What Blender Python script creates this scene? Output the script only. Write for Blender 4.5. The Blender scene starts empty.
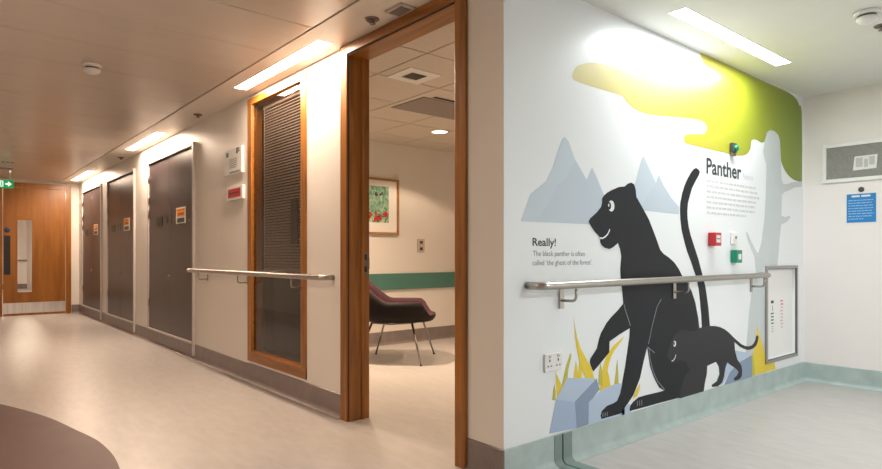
import bpy, bmesh, math, random
from mathutils import Vector
random.seed(4)
S = bpy.context.scene
COL = S.collection
PI = math.pi

# ------------------------------------------------------------------ materials
def new_mat(name):
    m = bpy.data.materials.new(name); m.use_nodes = True
    return m, m.node_tree.nodes, m.node_tree.links, m.node_tree.nodes['Principled BSDF']

def plain(name, col, rough=.5, metal=0., spec=.5, var=0., scale=6., stretch=(1, 1, 1), bump=0.):
    m, n, l, p = new_mat(name)
    p.inputs['Roughness'].default_value = rough
    p.inputs['Metallic'].default_value = metal
    p.inputs['Specular IOR Level'].default_value = spec
    tc = n.new('ShaderNodeTexCoord'); mp = n.new('ShaderNodeMapping'); mp.inputs['Scale'].default_value = stretch
    no = n.new('ShaderNodeTexNoise'); no.inputs['Scale'].default_value = scale; no.inputs['Detail'].default_value = 5
    l.new(tc.outputs['Object'], mp.inputs['Vector']); l.new(mp.outputs['Vector'], no.inputs['Vector'])
    cr = n.new('ShaderNodeValToRGB')
    e = cr.color_ramp.elements
    e[0].position = .3; e[1].position = .7
    e[0].color = [c * (1 - var) for c in col] + [1]
    e[1].color = [min(1, c * (1 + var)) for c in col] + [1]
    l.new(no.outputs['Fac'], cr.inputs['Fac']); l.new(cr.outputs['Color'], p.inputs['Base Color'])
    if bump:
        b = n.new('ShaderNodeBump'); b.inputs['Strength'].default_value = bump; b.inputs['Distance'].default_value = .002
        l.new(no.outputs['Fac'], b.inputs['Height']); l.new(b.outputs['Normal'], p.inputs['Normal'])
    return m

def wood(name, dark, light, axis='Z', rough=.35, scale=5.):
    m, n, l, p = new_mat(name)
    st = {'Z': (5, 5, .35), 'Y': (5, .35, 5), 'X': (.35, 5, 5)}[axis]
    tc = n.new('ShaderNodeTexCoord'); mp = n.new('ShaderNodeMapping'); mp.inputs['Scale'].default_value = st
    l.new(tc.outputs['Object'], mp.inputs['Vector'])
    no = n.new('ShaderNodeTexNoise'); no.inputs['Scale'].default_value = scale; no.inputs['Detail'].default_value = 7
    no.inputs['Distortion'].default_value = .6
    l.new(mp.outputs['Vector'], no.inputs['Vector'])
    cr = n.new('ShaderNodeValToRGB'); e = cr.color_ramp.elements
    e[0].position = .32; e[1].position = .68; e[0].color = dark + (1,); e[1].color = light + (1,)
    l.new(no.outputs['Fac'], cr.inputs['Fac']); l.new(cr.outputs['Color'], p.inputs['Base Color'])
    p.inputs['Roughness'].default_value = rough
    return m

def emit(name, col, strength):
    m, n, l, p = new_mat(name)
    p.inputs['Base Color'].default_value = col + (1,)
    p.inputs['Emission Color'].default_value = col + (1,)
    p.inputs['Emission Strength'].default_value = strength
    return m

def glass(name, tint=(1, 1, 1), ior=1.5):
    m, n, l, p = new_mat(name)
    n.remove(p)
    out = n['Material Output']
    tr = n.new('ShaderNodeBsdfTransparent'); tr.inputs['Color'].default_value = tint + (1,)
    gl = n.new('ShaderNodeBsdfGlossy'); gl.inputs['Roughness'].default_value = .03
    fr = n.new('ShaderNodeFresnel'); ge = n.new('ShaderNodeNewGeometry')
    ma = n.new('ShaderNodeMath'); ma.operation = 'MULTIPLY_ADD'          # index seen from either side of the thin pane
    ma.inputs[1].default_value = 1 / ior - ior; ma.inputs[2].default_value = ior
    l.new(ge.outputs['Backfacing'], ma.inputs[0]); l.new(ma.outputs[0], fr.inputs['IOR'])
    mx = n.new('ShaderNodeMixShader')
    l.new(fr.outputs['Fac'], mx.inputs['Fac']); l.new(tr.outputs[0], mx.inputs[1]); l.new(gl.outputs[0], mx.inputs[2])
    l.new(mx.outputs[0], out.inputs['Surface'])
    return m

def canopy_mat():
    # printed leaf colour: lemon to green at the trunk; tip paled as painted glare
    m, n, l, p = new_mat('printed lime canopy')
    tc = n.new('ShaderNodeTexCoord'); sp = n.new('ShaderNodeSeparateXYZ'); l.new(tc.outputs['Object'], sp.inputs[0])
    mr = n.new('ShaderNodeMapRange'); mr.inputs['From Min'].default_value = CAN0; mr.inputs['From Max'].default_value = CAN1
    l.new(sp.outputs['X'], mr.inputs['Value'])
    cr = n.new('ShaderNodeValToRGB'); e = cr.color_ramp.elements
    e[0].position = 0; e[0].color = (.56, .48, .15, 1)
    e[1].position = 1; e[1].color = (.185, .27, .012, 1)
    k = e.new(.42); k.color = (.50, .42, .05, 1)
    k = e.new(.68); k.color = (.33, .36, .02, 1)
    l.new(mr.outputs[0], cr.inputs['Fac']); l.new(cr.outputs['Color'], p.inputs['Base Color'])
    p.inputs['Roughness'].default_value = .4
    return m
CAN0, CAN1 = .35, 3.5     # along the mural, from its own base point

def painting_mat():
    m, n, l, p = new_mat('green watercolour')
    tc = n.new('ShaderNodeTexCoord')
    no = n.new('ShaderNodeTexNoise'); no.inputs['Scale'].default_value = 9; no.inputs['Detail'].default_value = 4; no.inputs['Distortion'].default_value = 2.5
    l.new(tc.outputs['Object'], no.inputs['Vector'])
    cr = n.new('ShaderNodeValToRGB'); e = cr.color_ramp.elements
    e[0].position = .33; e[0].color = (.05, .17, .11, 1); e[1].position = .7; e[1].color = (.55, .62, .42, 1)
    k = e.new(.5); k.color = (.2, .4, .28, 1)
    l.new(no.outputs['Fac'], cr.inputs['Fac']); l.new(cr.outputs['Color'], p.inputs['Base Color'])
    p.inputs['Roughness'].default_value = .6
    return m

M = dict(
    wall=plain('satin wall paint', (.72, .68, .63), .42, spec=.4, var=.015, scale=2),
    wall_cool=plain('satin white wall vinyl', (.78, .815, .83), .30, spec=.5, var=.01, scale=2),
    wall_pale=plain('pale wall paint', (.80, .755, .735), .5, spec=.3, var=.01, scale=2),
    ceil=plain('white plaster ceiling', (.74, .74, .71), .7, spec=.2, var=.01),
    soffit=plain('cream soffit panel', (.72, .66, .58), .38, spec=.4, var=.01),
    plank=plain('cream metal ceiling plank', (.56, .49, .42), .30, spec=.6, var=.03, scale=3, stretch=(.3, 3, 1)),
    gap=plain('dark shadow gap', (.04, .035, .03), .8),
    floor=plain('pale mottled sheet vinyl', (.45, .425, .405), .34, spec=.45, var=.07, scale=7, stretch=(3.2, 1, 1)),
    inlay=plain('plum brown sheet vinyl', (.098, .056, .052), .5, var=.10, scale=5),
    skirt=plain('plum grey coved vinyl', (.20, .163, .155), .38, var=.12, scale=9),
    skirt_green=plain('sea green coved vinyl', (.40, .485, .47), .38, var=.10, scale=9),
    joint=plain('grey green joint strip', (.20, .27, .25), .4, var=.05),
    joint_dark=plain('dark joint groove', (.035, .04, .04), .6),
    frame_wood=wood('oiled iroko frame', (.19, .068, .009), (.37, .142, .020), 'Z'),
    frame_wood_h=wood('oiled iroko head', (.19, .068, .009), (.37, .142, .020), 'Y'),
    fire_wood=wood('orange veneer', (.21, .070, .004), (.30, .112, .010), 'Z', scale=3),
    room_wood=wood('oak picture frame', (.30, .15, .05), (.42, .22, .08), 'X'),
    steel=plain('brushed steel', (.44, .41, .375), .33, 1., var=.05, scale=20),
    steel_dark=plain('dark steel', (.30, .28, .26), .35, 1.),
    frame_steel=plain('satin grey frame metal', (.36, .345, .325), .4, .6),
    bronze=plain('dark bronze metal', (.20, .16, .13), .35, .7),
    kick=plain('satin kick plate', (.70, .67, .64), .30, 1., var=.12, scale=4, stretch=(6, 1, .3)),
    door_grey=plain('umber grey laminate', (.050, .036, .037), .32, spec=.5, var=.05, scale=3),
    door_frame=plain('pale grey metal frame', (.50, .455, .43), .35, spec=.6, var=.03),
    white=plain('white plastic', (.78, .77, .75), .4),
    white_door=plain('white lacquered panel', (.80, .80, .79), .35),
    black=plain('black plastic', (.012, .012, .013), .4),
    dark=plain('dark grey plastic', (.05, .05, .05), .4),
    slat=plain('bronze grey blind slat', (.40, .33, .29), .4, spec=.5),
    blue=plain('blue notice print', (.012, .20, .52), .4),
    blue_light=plain('pale blue print', (.30, .52, .78), .5),
    navy=plain('dark blue print', (.01, .04, .12), .4),
    red=plain('signal red plastic', (.50, .018, .018), .35),
    red_dark=plain('deep red print', (.35, .012, .02), .4),
    rust=plain('rust print', (.50, .10, .012), .5),
    pink=plain('rose print', (.62, .16, .22), .5),
    green=plain('signal green plastic', (.0, .22, .115), .35),
    orange=plain('orange warning print', (.92, .40, .03), .5),
    felt=plain('grey felt', (.27, .265, .25), .9, spec=.1, var=.10, scale=60),
    paper=plain('white paper', (.74, .74, .72), .7),
    pink_pale=plain('pale rose print', (.70, .42, .46), .5),
    lining=plain('dark recess lining', (.10, .085, .08), .5),
    paper_grey=plain('grey print', (.50, .50, .49), .7),
    text_dark=plain('charcoal lettering', (.03, .033, .038), .5),
    text_grey=plain('grey lettering', (.20, .22, .23), .5),
    text_faint=plain('faint grey lettering', (.58, .58, .59), .5),
    panther=plain('charcoal black print', (.012, .0135, .018), .5, spec=.25),
    cub=plain('charcoal grey print', (.028, .028, .032), .5, spec=.25),
    line=plain('pale grey line print', (.30, .32, .36), .5),
    mwhite=plain('white print', (.80, .81, .82), .4),
    mountain=plain('ice blue print', (.49, .57, .645), .4),
    mountain_b=plain('pale ice blue print', (.515, .60, .67), .4),
    trunk=plain('pale grey trunk print', (.535, .59, .60), .4, var=.02),
    rock_a=plain('light blue rock print', (.44, .54, .68), .4),
    rock_b=plain('mid blue rock print', (.36, .46, .63), .4),
    rock_c=plain('slate blue rock print', (.22, .30, .42), .4),
    yellow=plain('yellow grass print', (.74, .56, .03), .4, var=.03),
    olive=plain('olive grass print', (.50, .46, .05), .4, var=.03),
    seat_in=plain('plum wool upholstery', (.085, .042, .052), .85, spec=.2, var=.15, scale=60, bump=.3),
    seat_out=plain('dark brown shell leather', (.012, .008, .007), .6, spec=.2, var=.1, scale=30),
    rail_green=plain('sage green wall rail', (.07, .195, .16), .45, var=.03),
    tile=plain('mineral ceiling tile', (.62, .55, .47), .85, spec=.1, var=.03, scale=30),
    grid=plain('ceiling grid', (.40, .36, .30), .6),
    grille=plain('brown grey grille', (.16, .135, .11), .7),
    cassette=plain('taupe cassette panel', (.25, .205, .18), .6),
    mount=plain('cream picture mount', (.80, .77, .72), .8),
    petal=plain('red flower paint', (.50, .022, .02), .6),
    switchm=plain('satin switch plate', (.50, .43, .37), .4),
    lens=glass('clear glass', (.78, .76, .74)),
    tinted=glass('dark tinted glass', (.055, .045, .04)),
    vision=glass('door vision glass', (.85, .85, .82)),
    clear_strap=plain('frosted strap', (.55, .5, .46), .3),
    exit_green=emit('lit green sign face', (.0, .30, .10), .6),
    exit_white=emit('lit white sign symbol', (.75, .85, .78), 1.1),
    lamp_warm=emit('warm lit diffuser', (1., .84, .68), 9.),
    lamp_cool=emit('cool lit diffuser', (1., 1., .98), 9.),
    spot_warm=emit('warm downlight lens', (1., .85, .66), 3.),
)
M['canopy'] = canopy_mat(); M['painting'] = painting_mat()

# ------------------------------------------------------------------ mesh helpers (world coordinates)
def B(): return bmesh.new()

def box(bm, x0, x1, y0, y1, z0, z1, bev=0.):
    v = [bm.verts.new((x, y, z)) for x in (x0, x1) for y in (y0, y1) for z in (z0, z1)]
    fs = [bm.faces.new([v[i] for i in q]) for q in ((0, 1, 3, 2), (4, 6, 7, 5), (0, 4, 5, 1), (2, 3, 7, 6), (0, 2, 6, 4), (1, 5, 7, 3))]
    if bev:
        es = {e for f in fs for e in f.edges}
        bmesh.ops.bevel(bm, geom=list(es), offset=bev, segments=2, affect='EDGES', profile=.6)
    return bm

def rbox(x0, x1, y0, y1, z0, z1, bev=0.): return box(B(), x0, x1, y0, y1, z0, z1, bev)

def prism(bm, pts, f0, f1):
    """closed outline pts; f0/f1 turn an outline point into a 3D point on the two end faces"""
    a = [bm.verts.new(f0(*p)) for p in pts]; b = [bm.verts.new(f1(*p)) for p in pts]
    n = len(pts)
    fa = bm.faces.new(a); fb = bm.faces.new(b[::-1])
    for i in range(n):
        bm.faces.new((a[i], b[i], b[(i + 1) % n], a[(i + 1) % n]))
    fa.normal_update(); fb.normal_update()
    bmesh.ops.triangulate(bm, faces=[fa, fb])
    return bm

def frame_of(d):
    d = d.normalized(); u = d.cross(Vector((0, 0, 1)))
    if u.length < 1e-3: u = Vector((1, 0, 0))
    u.normalize(); return u, u.cross(d).normalized()

def tube(bm, path, r, seg=12, closed_ends=True):
    path = [Vector(p) for p in path]; rings = []
    u = None
    for i, p in enumerate(path):
        d = (path[min(i + 1, len(path) - 1)] - path[max(i - 1, 0)])
        if u is None: u, w = frame_of(d)
        else:
            u = (u - d.normalized() * u.dot(d.normalized())).normalized(); w = u.cross(d.normalized()).normalized()
        rr = r[i] if isinstance(r, (list, tuple)) else r
        rings.append([bm.verts.new(p + u * rr * math.cos(2 * PI * k / seg) + w * rr * math.sin(2 * PI * k / seg)) for k in range(seg)])
    for a, b in zip(rings, rings[1:]):
        for k in range(seg):
            bm.faces.new((a[k], a[(k + 1) % seg], b[(k + 1) % seg], b[k])).smooth = True
    if closed_ends:
        bm.faces.new(rings[0][::-1]); bm.faces.new(rings[-1])
    return bm

def lathe(bm, c, prof, axis='Z', seg=24):
    """prof = [(radius, height)...] turned about axis through c"""
    c = Vector(c); rings = []
    ex = {'Z': (Vector((1, 0, 0)), Vector((0, 1, 0)), Vector((0, 0, 1))), 'X': (Vector((0, 1, 0)), Vector((0, 0, 1)), Vector((1, 0, 0))),
          'Y': (Vector((0, 0, 1)), Vector((1, 0, 0)), Vector((0, 1, 0)))}[axis]
    for r, h in prof:
        r = max(r, 1e-4)
        rings.append([bm.verts.new(c + ex[2] * h + ex[0] * r * math.cos(2 * PI * k / seg) + ex[1] * r * math.sin(2 * PI * k / seg)) for k in range(seg)])
    for a, b in zip(rings, rings[1:]):
        for k in range(seg):
            bm.faces.new((a[k], a[(k + 1) % seg], b[(k + 1) % seg], b[k])).smooth = True
    bm.faces.new(rings[0][::-1]); bm.faces.new(rings[-1])
    return bm

def arc_path(pts, r=.03, n=6):
    """polyline with rounded corners"""
    pts = [Vector(p) for p in pts]; out = [pts[0]]
    for a, b, c in zip(pts, pts[1:], pts[2:]):
        d1 = (a - b).normalized(); d2 = (c - b).normalized()
        p, q = b + d1 * r, b + d2 * r
        for i in range(n + 1):
            t = i / n
            out.append(p * (1 - t) ** 2 + b * 2 * t * (1 - t) + q * t * t)
    out.append(pts[-1]); return out

def base_of(parent):
    v = Vector((0, 0, 0)); o = parent
    while o is not None: v += o.location; o = o.parent
    return v

def obj(name, bm, mat, parent=None, origin=None):
    bmesh.ops.recalc_face_normals(bm, faces=bm.faces[:])
    co = [v.co for v in bm.verts]
    if parent is not None: sh = base_of(parent)
    elif origin is not None: sh = Vector(origin)
    else:
        sh = Vector((sum((min(c[i] for c in co), max(c[i] for c in co))) / 2 for i in range(3))); sh.z = min(c.z for c in co)
    bmesh.ops.translate(bm, vec=-sh, verts=bm.verts[:])
    me = bpy.data.meshes.new(name); bm.to_mesh(me); bm.free()
    o = bpy.data.objects.new(name, me); COL.objects.link(o)
    me.materials.append(M[mat] if isinstance(mat, str) else mat)
    if parent is not None: o.parent = parent
    else: o.location = sh
    return o

def tag(o, label, cat, group=None, kind=None):
    o['label'] = label; o['category'] = cat
    if group: o['group'] = group
    if kind: o['kind'] = kind
    return o

def thing(name, loc, label, cat, group=None):
    o = bpy.data.objects.new(name, None); COL.objects.link(o); o.location = loc; o.empty_display_size = .05
    return tag(o, label, cat, group)

def struct(name, bm, mat, parent=None):
    o = obj(name, bm, mat, parent)
    if parent is None: o['kind'] = 'structure'
    return o

def struct_root(name, loc):
    o = bpy.data.objects.new(name, None); COL.objects.link(o); o.location = loc; o['kind'] = 'structure'; o.empty_display_size = .05
    return o

def dup(root, loc, label=None):
    def cp(o, par):
        c = o.copy(); COL.objects.link(c)
        if par is not None: c.parent = par
        for ch in [k for k in bpy.data.objects if k.parent == o]: cp(ch, c)
        return c
    r = cp(root, None); r.location = loc
    if label: r['label'] = label
    return r

# lettering: mesh text laid on a wall.  right = reading direction, up is +Z
def text_bm(s, origin, right, width, cap, normal, bold=0., depth=.0008):
    cu = bpy.data.curves.new('lettering', 'FONT'); cu.body = s; cu.offset = bold; cu.extrude = .0; cu.resolution_u = 3
    o = bpy.data.objects.new('lettering', cu); COL.objects.link(o)
    dg = bpy.context.evaluated_depsgraph_get()
    me = bpy.data.meshes.new_from_object(o.evaluated_get(dg))
    bpy.data.objects.remove(o); bpy.data.curves.remove(cu)
    bm = B(); bm.from_mesh(me); bpy.data.meshes.remove(me)
    x0 = min(v.co.x for v in bm.verts); x1 = max(v.co.x for v in bm.verts)
    sx = width / (x1 - x0); sz = cap / .69
    R = Vector(right); N = Vector(normal); O = Vector(origin)
    for v in bm.verts:
        v.co = O + R * ((v.co.x - x0) * sx) + Vector((0, 0, 1)) * (v.co.y * sz) + N * depth
    return bm

def word_rows(bm, origin, right, normal, width, rows, pitch, hgt, last=.7, depth=.0008, rnd=None):
    """rows of small word marks for print too small to read"""
    rnd = rnd or random
    R = Vector(right); O = Vector(origin); N = Vector(normal) * depth
    for i in range(rows):
        x = 0.; lim = width * (last if i == rows - 1 else rnd.uniform(.88, 1.))
        while x < lim:
            w = min(rnd.uniform(1.6, 5.5) * hgt, lim - x)
            if w < hgt * .6: break
            a = O + R * x - Vector((0, 0, pitch * i)) + N; b = a + R * w
            up = Vector((0, 0, hgt))
            bm.faces.new([bm.verts.new(p) for p in (a, b, b + up, a + up)])
            x += w + hgt * .7
    return bm

# mural outlines on the right wall: (x along the world X axis, z height), metres
MOUNTAIN_BIG = [(2.161,1.239),(2.230,1.374),(2.264,1.396),(2.350,1.447),(2.400,1.520),(2.450,1.631),(2.477,1.677),(2.497,1.688),(2.528,1.665),(2.580,1.579),(2.623,1.539),(2.665,1.494),(2.684,1.481),(2.707,1.523),(2.728,1.551),(2.764,1.510),(2.818,1.435),(2.857,1.382),(2.914,1.262),(2.876,1.243)]
MOUNTAIN_BIG_FACET = [(2.497,1.688),(2.528,1.665),(2.580,1.579),(2.505,1.476),(2.425,1.428),(2.362,1.327),(2.256,1.240),(2.161,1.239),(2.230,1.374),(2.264,1.396),(2.350,1.447),(2.400,1.520),(2.450,1.631),(2.477,1.677)]
MOUNTAIN_SMALL = [(3.073,1.343),(3.103,1.426),(3.139,1.476),(3.190,1.594),(3.220,1.654),(3.237,1.665),(3.294,1.604),(3.374,1.517),(3.392,1.552),(3.409,1.565),(3.458,1.510),(3.553,1.436),(3.649,1.384),(3.646,1.339)]
MOUNTAIN_SMALL_FACET = [(3.237,1.665),(3.294,1.604),(3.374,1.517),(3.307,1.457),(3.252,1.412),(3.198,1.346),(3.073,1.343),(3.103,1.426),(3.139,1.476),(3.190,1.594),(3.220,1.654)]
PANTHER = [(2.698,1.258),(2.710,1.273),(2.773,1.311),(2.810,1.341),(2.819,1.363),(2.819,1.387),(2.834,1.404),(2.866,1.423),(2.907,1.440),(2.982,1.464),(3.039,1.471),(3.069,1.489),(3.103,1.498),(3.132,1.490),(3.148,1.463),(3.156,1.418),(3.220,1.360),(3.293,1.288),(3.368,1.185),(3.420,1.107),(3.458,1.083),(3.520,1.061),(3.587,1.029),(3.642,0.987),(3.695,0.930),(3.757,0.887),(3.805,0.840),(3.855,0.761),(3.894,0.656),(3.916,0.561),(3.957,0.470),(3.957,0.355),(3.916,0.206),(3.909,0.160),(3.661,0.161),(3.420,0.165),(3.198,0.167),(3.088,0.168),(3.086,0.183),(3.096,0.199),(3.129,0.217),(3.182,0.234),(3.263,0.235),(3.420,0.232),(3.467,0.233),(3.409,0.260),(3.369,0.305),(3.335,0.352),(3.307,0.404),(3.293,0.451),(3.280,0.504),(3.272,0.523),(3.232,0.437),(3.195,0.347),(3.128,0.259),(3.071,0.218),(3.036,0.198),(3.012,0.186),(3.005,0.169),(2.812,0.170),(2.803,0.188),(2.814,0.213),(2.862,0.234),(2.924,0.239),(2.960,0.247),(2.990,0.284),(3.010,0.335),(3.040,0.424),(3.062,0.505),(3.086,0.599),(3.091,0.651),(2.985,0.623),(2.887,0.591),(2.885,0.531),(2.778,0.465),(2.737,0.442),(2.709,0.488),(2.709,0.504),(2.714,0.514),(2.772,0.563),(2.792,0.616),(2.810,0.645),(2.862,0.697),(2.909,0.728),(2.972,0.762),(3.025,0.797),(3.012,0.881),(3.000,0.938),(2.994,0.993),(3.005,1.070),(2.992,1.112),(2.972,1.146),(2.953,1.136),(2.926,1.121),(2.888,1.109),(2.843,1.116),(2.818,1.128),(2.804,1.144),(2.801,1.166),(2.790,1.179),(2.755,1.201),(2.728,1.223),(2.704,1.247)]
PANTHER_TAIL = [(3.906,1.645),(3.917,1.633),(3.904,1.612),(3.850,1.559),(3.810,1.515),(3.783,1.465),(3.758,1.416),(3.750,1.362),(3.753,1.318),(3.766,1.266),(3.792,1.208),(3.829,1.152),(3.896,1.050),(3.957,0.935),(3.992,0.867),(4.014,0.794),(4.037,0.708),(4.052,0.618),(4.062,0.535),(3.950,0.531),(3.947,0.599),(3.939,0.673),(3.921,0.775),(3.904,0.849),(3.873,0.926),(3.805,1.028),(3.750,1.103),(3.717,1.161),(3.681,1.238),(3.665,1.308),(3.660,1.366),(3.665,1.413),(3.686,1.470),(3.717,1.527),(3.757,1.576),(3.805,1.623),(3.837,1.646),(3.869,1.656)]
CUB = [(3.546,0.521),(3.564,0.547),(3.585,0.564),(3.618,0.578),(3.678,0.591),(3.728,0.588),(3.774,0.579),(3.858,0.570),(3.916,0.587),(3.978,0.593),(4.049,0.591),(4.134,0.585),(4.204,0.572),(4.274,0.551),(4.333,0.525),(4.417,0.479),(4.536,0.421),(4.607,0.400),(4.661,0.393),(4.716,0.395),(4.754,0.409),(4.780,0.432),(4.791,0.460),(4.811,0.463),(4.830,0.453),(4.824,0.428),(4.811,0.404),(4.783,0.383),(4.735,0.370),(4.688,0.366),(4.645,0.368),(4.571,0.386),(4.520,0.403),(4.463,0.431),(4.424,0.448),(4.433,0.385),(4.468,0.319),(4.536,0.264),(4.549,0.234),(4.547,0.201),(4.536,0.178),(4.498,0.166),(4.433,0.166),(4.415,0.178),(4.422,0.188),(4.465,0.199),(4.495,0.222),(4.450,0.251),(4.350,0.294),(4.316,0.313),(4.297,0.295),(4.282,0.271),(4.262,0.214),(4.235,0.179),(4.171,0.161),(4.094,0.168),(4.083,0.179),(4.094,0.185),(4.157,0.198),(4.197,0.245),(4.193,0.277),(4.188,0.297),(4.147,0.336),(4.094,0.331),(4.018,0.322),(4.012,0.269),(3.985,0.212),(3.963,0.141),(3.858,0.131),(3.652,0.148),(3.650,0.183),(3.678,0.241),(3.718,0.291),(3.785,0.322),(3.759,0.348),(3.728,0.384),(3.650,0.401),(3.611,0.393),(3.572,0.393),(3.533,0.415),(3.496,0.444),(3.500,0.460),(3.516,0.477)]
CANOPY = [(2.562,2.004),(2.560,2.024),(2.572,2.046),(2.589,2.068),(2.616,2.084),(2.675,2.107),(2.740,2.124),(2.819,2.132),(2.904,2.135),(3.083,2.134),(3.252,2.139),(3.479,2.159),(3.789,2.209),(4.091,2.273),(4.178,2.293),(4.214,2.315),(4.202,2.335),(4.120,2.351),(4.020,2.361),(3.967,2.379),(3.925,2.426),(4.006,2.433),(4.520,2.433),(5.049,2.429),(5.274,2.429),(5.428,2.426),(5.545,2.411),(5.610,2.388),(5.650,2.352),(5.701,2.309),(5.705,1.714),(5.621,1.707),(5.555,1.709),(5.502,1.716),(5.417,1.738),(5.345,1.771),(5.290,1.813),(5.256,1.860),(5.234,1.945),(5.204,2.023),(4.992,2.027),(4.979,1.976),(4.937,1.958),(4.882,1.948),(4.828,1.956),(4.775,1.958),(4.736,1.952),(4.710,1.938),(4.704,1.911),(4.693,1.880),(4.667,1.852),(4.625,1.828),(4.553,1.811),(4.452,1.802),(4.314,1.801),(4.178,1.801),(3.923,1.801),(3.780,1.801),(3.735,1.804),(3.712,1.817),(3.707,1.831),(3.719,1.849),(3.763,1.866),(3.950,1.892),(3.992,1.908),(4.014,1.930),(4.017,1.948),(3.997,1.967),(3.950,1.978),(3.896,1.980),(3.730,1.967),(3.508,1.944),(3.303,1.925),(3.225,1.925),(3.164,1.930),(3.103,1.944),(3.058,1.962),(3.025,1.982),(2.992,1.989),(2.833,1.991),(2.672,1.992),(2.597,1.996)]
TRUNK = [(4.918,1.878),(4.946,1.967),(4.992,2.039),(5.030,2.059),(5.079,2.069),(5.145,2.066),(5.208,2.047),(5.234,2.018),(5.244,1.980),(5.260,1.851),(5.268,1.703),(5.304,1.659),(5.386,1.665),(5.502,1.691),(5.701,1.712),(5.705,1.664),(5.555,1.651),(5.440,1.621),(5.324,1.593),(5.280,1.567),(5.268,1.400),(5.345,1.388),(5.428,1.406),(5.455,1.395),(5.417,1.369),(5.378,1.351),(5.260,1.325),(5.236,1.232),(5.214,1.119),(5.188,0.991),(4.929,0.986),(4.963,0.224),(4.978,0.130),(4.595,0.142),(4.603,0.297),(4.632,0.428),(4.676,0.672),(4.740,0.843),(4.793,0.955),(4.766,1.062),(4.697,1.134),(4.650,1.190),(4.620,1.244),(4.637,1.249),(4.705,1.183),(4.778,1.120),(4.817,1.093),(4.839,1.098),(4.886,1.178),(4.941,1.351),(4.968,1.550),(4.979,1.784)]
ROCKA_TOP = [(2.513,0.436),(2.767,0.399),(2.576,0.302),(2.424,0.336)]
ROCKA_FRONT = [(2.424,0.336),(2.576,0.302),(2.592,0.168),(2.592,0.159),(2.372,0.173)]
ROCKA_SIDE = [(2.767,0.399),(2.795,0.336),(2.732,0.296),(2.698,0.280),(2.694,0.161),(2.592,0.159),(2.576,0.302)]
ROCKB_TOP = [(2.814,0.330),(2.935,0.345),(3.037,0.338),(3.049,0.255),(3.011,0.214),(2.891,0.247),(2.732,0.296)]
ROCKB_FRONT = [(2.732,0.296),(2.891,0.247),(3.037,0.213),(3.037,0.151),(2.694,0.161),(2.698,0.280)]
ROCKC_SIDE = [(3.011,0.185),(3.076,0.213),(3.120,0.185),(3.094,0.153),(3.006,0.156)]
ROCKD_TOP = [(4.408,0.391),(4.714,0.334),(4.472,0.285),(4.361,0.238),(4.238,0.161),(4.134,0.176),(4.238,0.295)]
ROCKD_SIDE = [(4.472,0.285),(4.714,0.322),(4.723,0.125),(4.238,0.133),(4.361,0.238)]
GRASS_YELLOW = [[(2.570,0.737),(2.581,0.690),(2.603,0.628),(2.627,0.578),(2.671,0.525),(2.721,0.464),(2.748,0.401),(2.671,0.411),(2.631,0.475),(2.600,0.560),(2.581,0.636)],
  [(3.031,0.607),(3.011,0.587),(2.968,0.556),(2.930,0.531),(2.898,0.494),(2.876,0.450),(2.857,0.395),(2.838,0.318),(2.795,0.329),(2.809,0.390),(2.828,0.456),(2.867,0.523),(2.930,0.565)],
  [(2.420,0.477),(2.444,0.441),(2.473,0.395),(2.485,0.340),(2.432,0.348),(2.426,0.414)],
  [(2.587,0.517),(2.600,0.479),(2.609,0.419),(2.566,0.425),(2.576,0.468)],
  [(2.618,0.516),(2.635,0.474),(2.638,0.415),(2.600,0.420),(2.611,0.464)],
  [(2.867,0.431),(2.886,0.392),(2.901,0.328),(2.843,0.318),(2.852,0.385)],
  [(3.199,0.315),(3.193,0.282),(3.163,0.241),(3.120,0.237),(3.147,0.274)]]
GRASS_OLIVE = [[(2.540,0.560),(2.549,0.556),(2.544,0.530),(2.523,0.479),(2.515,0.422),(2.469,0.395),(2.485,0.443),(2.506,0.497)],
  [(2.410,0.417),(2.420,0.379),(2.420,0.334),(2.395,0.338),(2.402,0.381)],
  [(2.805,0.481),(2.819,0.431),(2.828,0.345),(2.786,0.365),(2.790,0.428)],
  [(2.965,0.480),(2.970,0.435),(2.978,0.336),(2.935,0.336),(2.948,0.401)]]
GRASS_RIGHT = [[(4.808,0.546),(4.838,0.482),(4.888,0.418),(4.928,0.345),(4.953,0.282),(4.959,0.229),(4.984,0.228),(5.132,0.225),(5.153,0.163),(4.725,0.164),(4.725,0.286),(4.764,0.387),(4.793,0.468)]]
GRASS_RIGHT_OLIVE = [[(4.725,0.348),(4.754,0.282),(4.774,0.162),(4.706,0.162),(4.711,0.266)]]
WHITE_LINES = {'w1': [(3.026,0.794),(3.042,0.758),(3.093,0.665)],
  'w2': [(3.432,0.804),(3.382,0.758),(3.329,0.651),(3.285,0.539)],
  'w3': [(3.288,0.521),(3.301,0.453),(3.335,0.371),(3.386,0.303),(3.469,0.239)],
  'w4': [(3.273,0.523),(3.354,0.480)],
  'smile': [(2.795,1.169),(2.819,1.168),(2.844,1.176),(2.869,1.192),(2.885,1.212),(2.887,1.220)],
  'claw0': [(2.825,0.203),(2.823,0.180)],
  'claw1': [(2.846,0.201),(2.844,0.178)],
  'claw2': [(2.866,0.200),(2.864,0.177)],
  'clawb0': [(3.166,0.217),(3.166,0.185)],
  'clawb1': [(3.190,0.216),(3.190,0.183)],
  'clawb2': [(3.213,0.215),(3.213,0.182)],
  'cubsmile': [(3.553,0.405),(3.577,0.411),(3.596,0.426),(3.604,0.442)]}

W_WARM, W_COOL, W_COOL_FILL, W_SPOT, W_ROOM, W_SIDE_FILL, EXPO = 52., 30., 130., 60., 46., 24., 0.0

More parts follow.
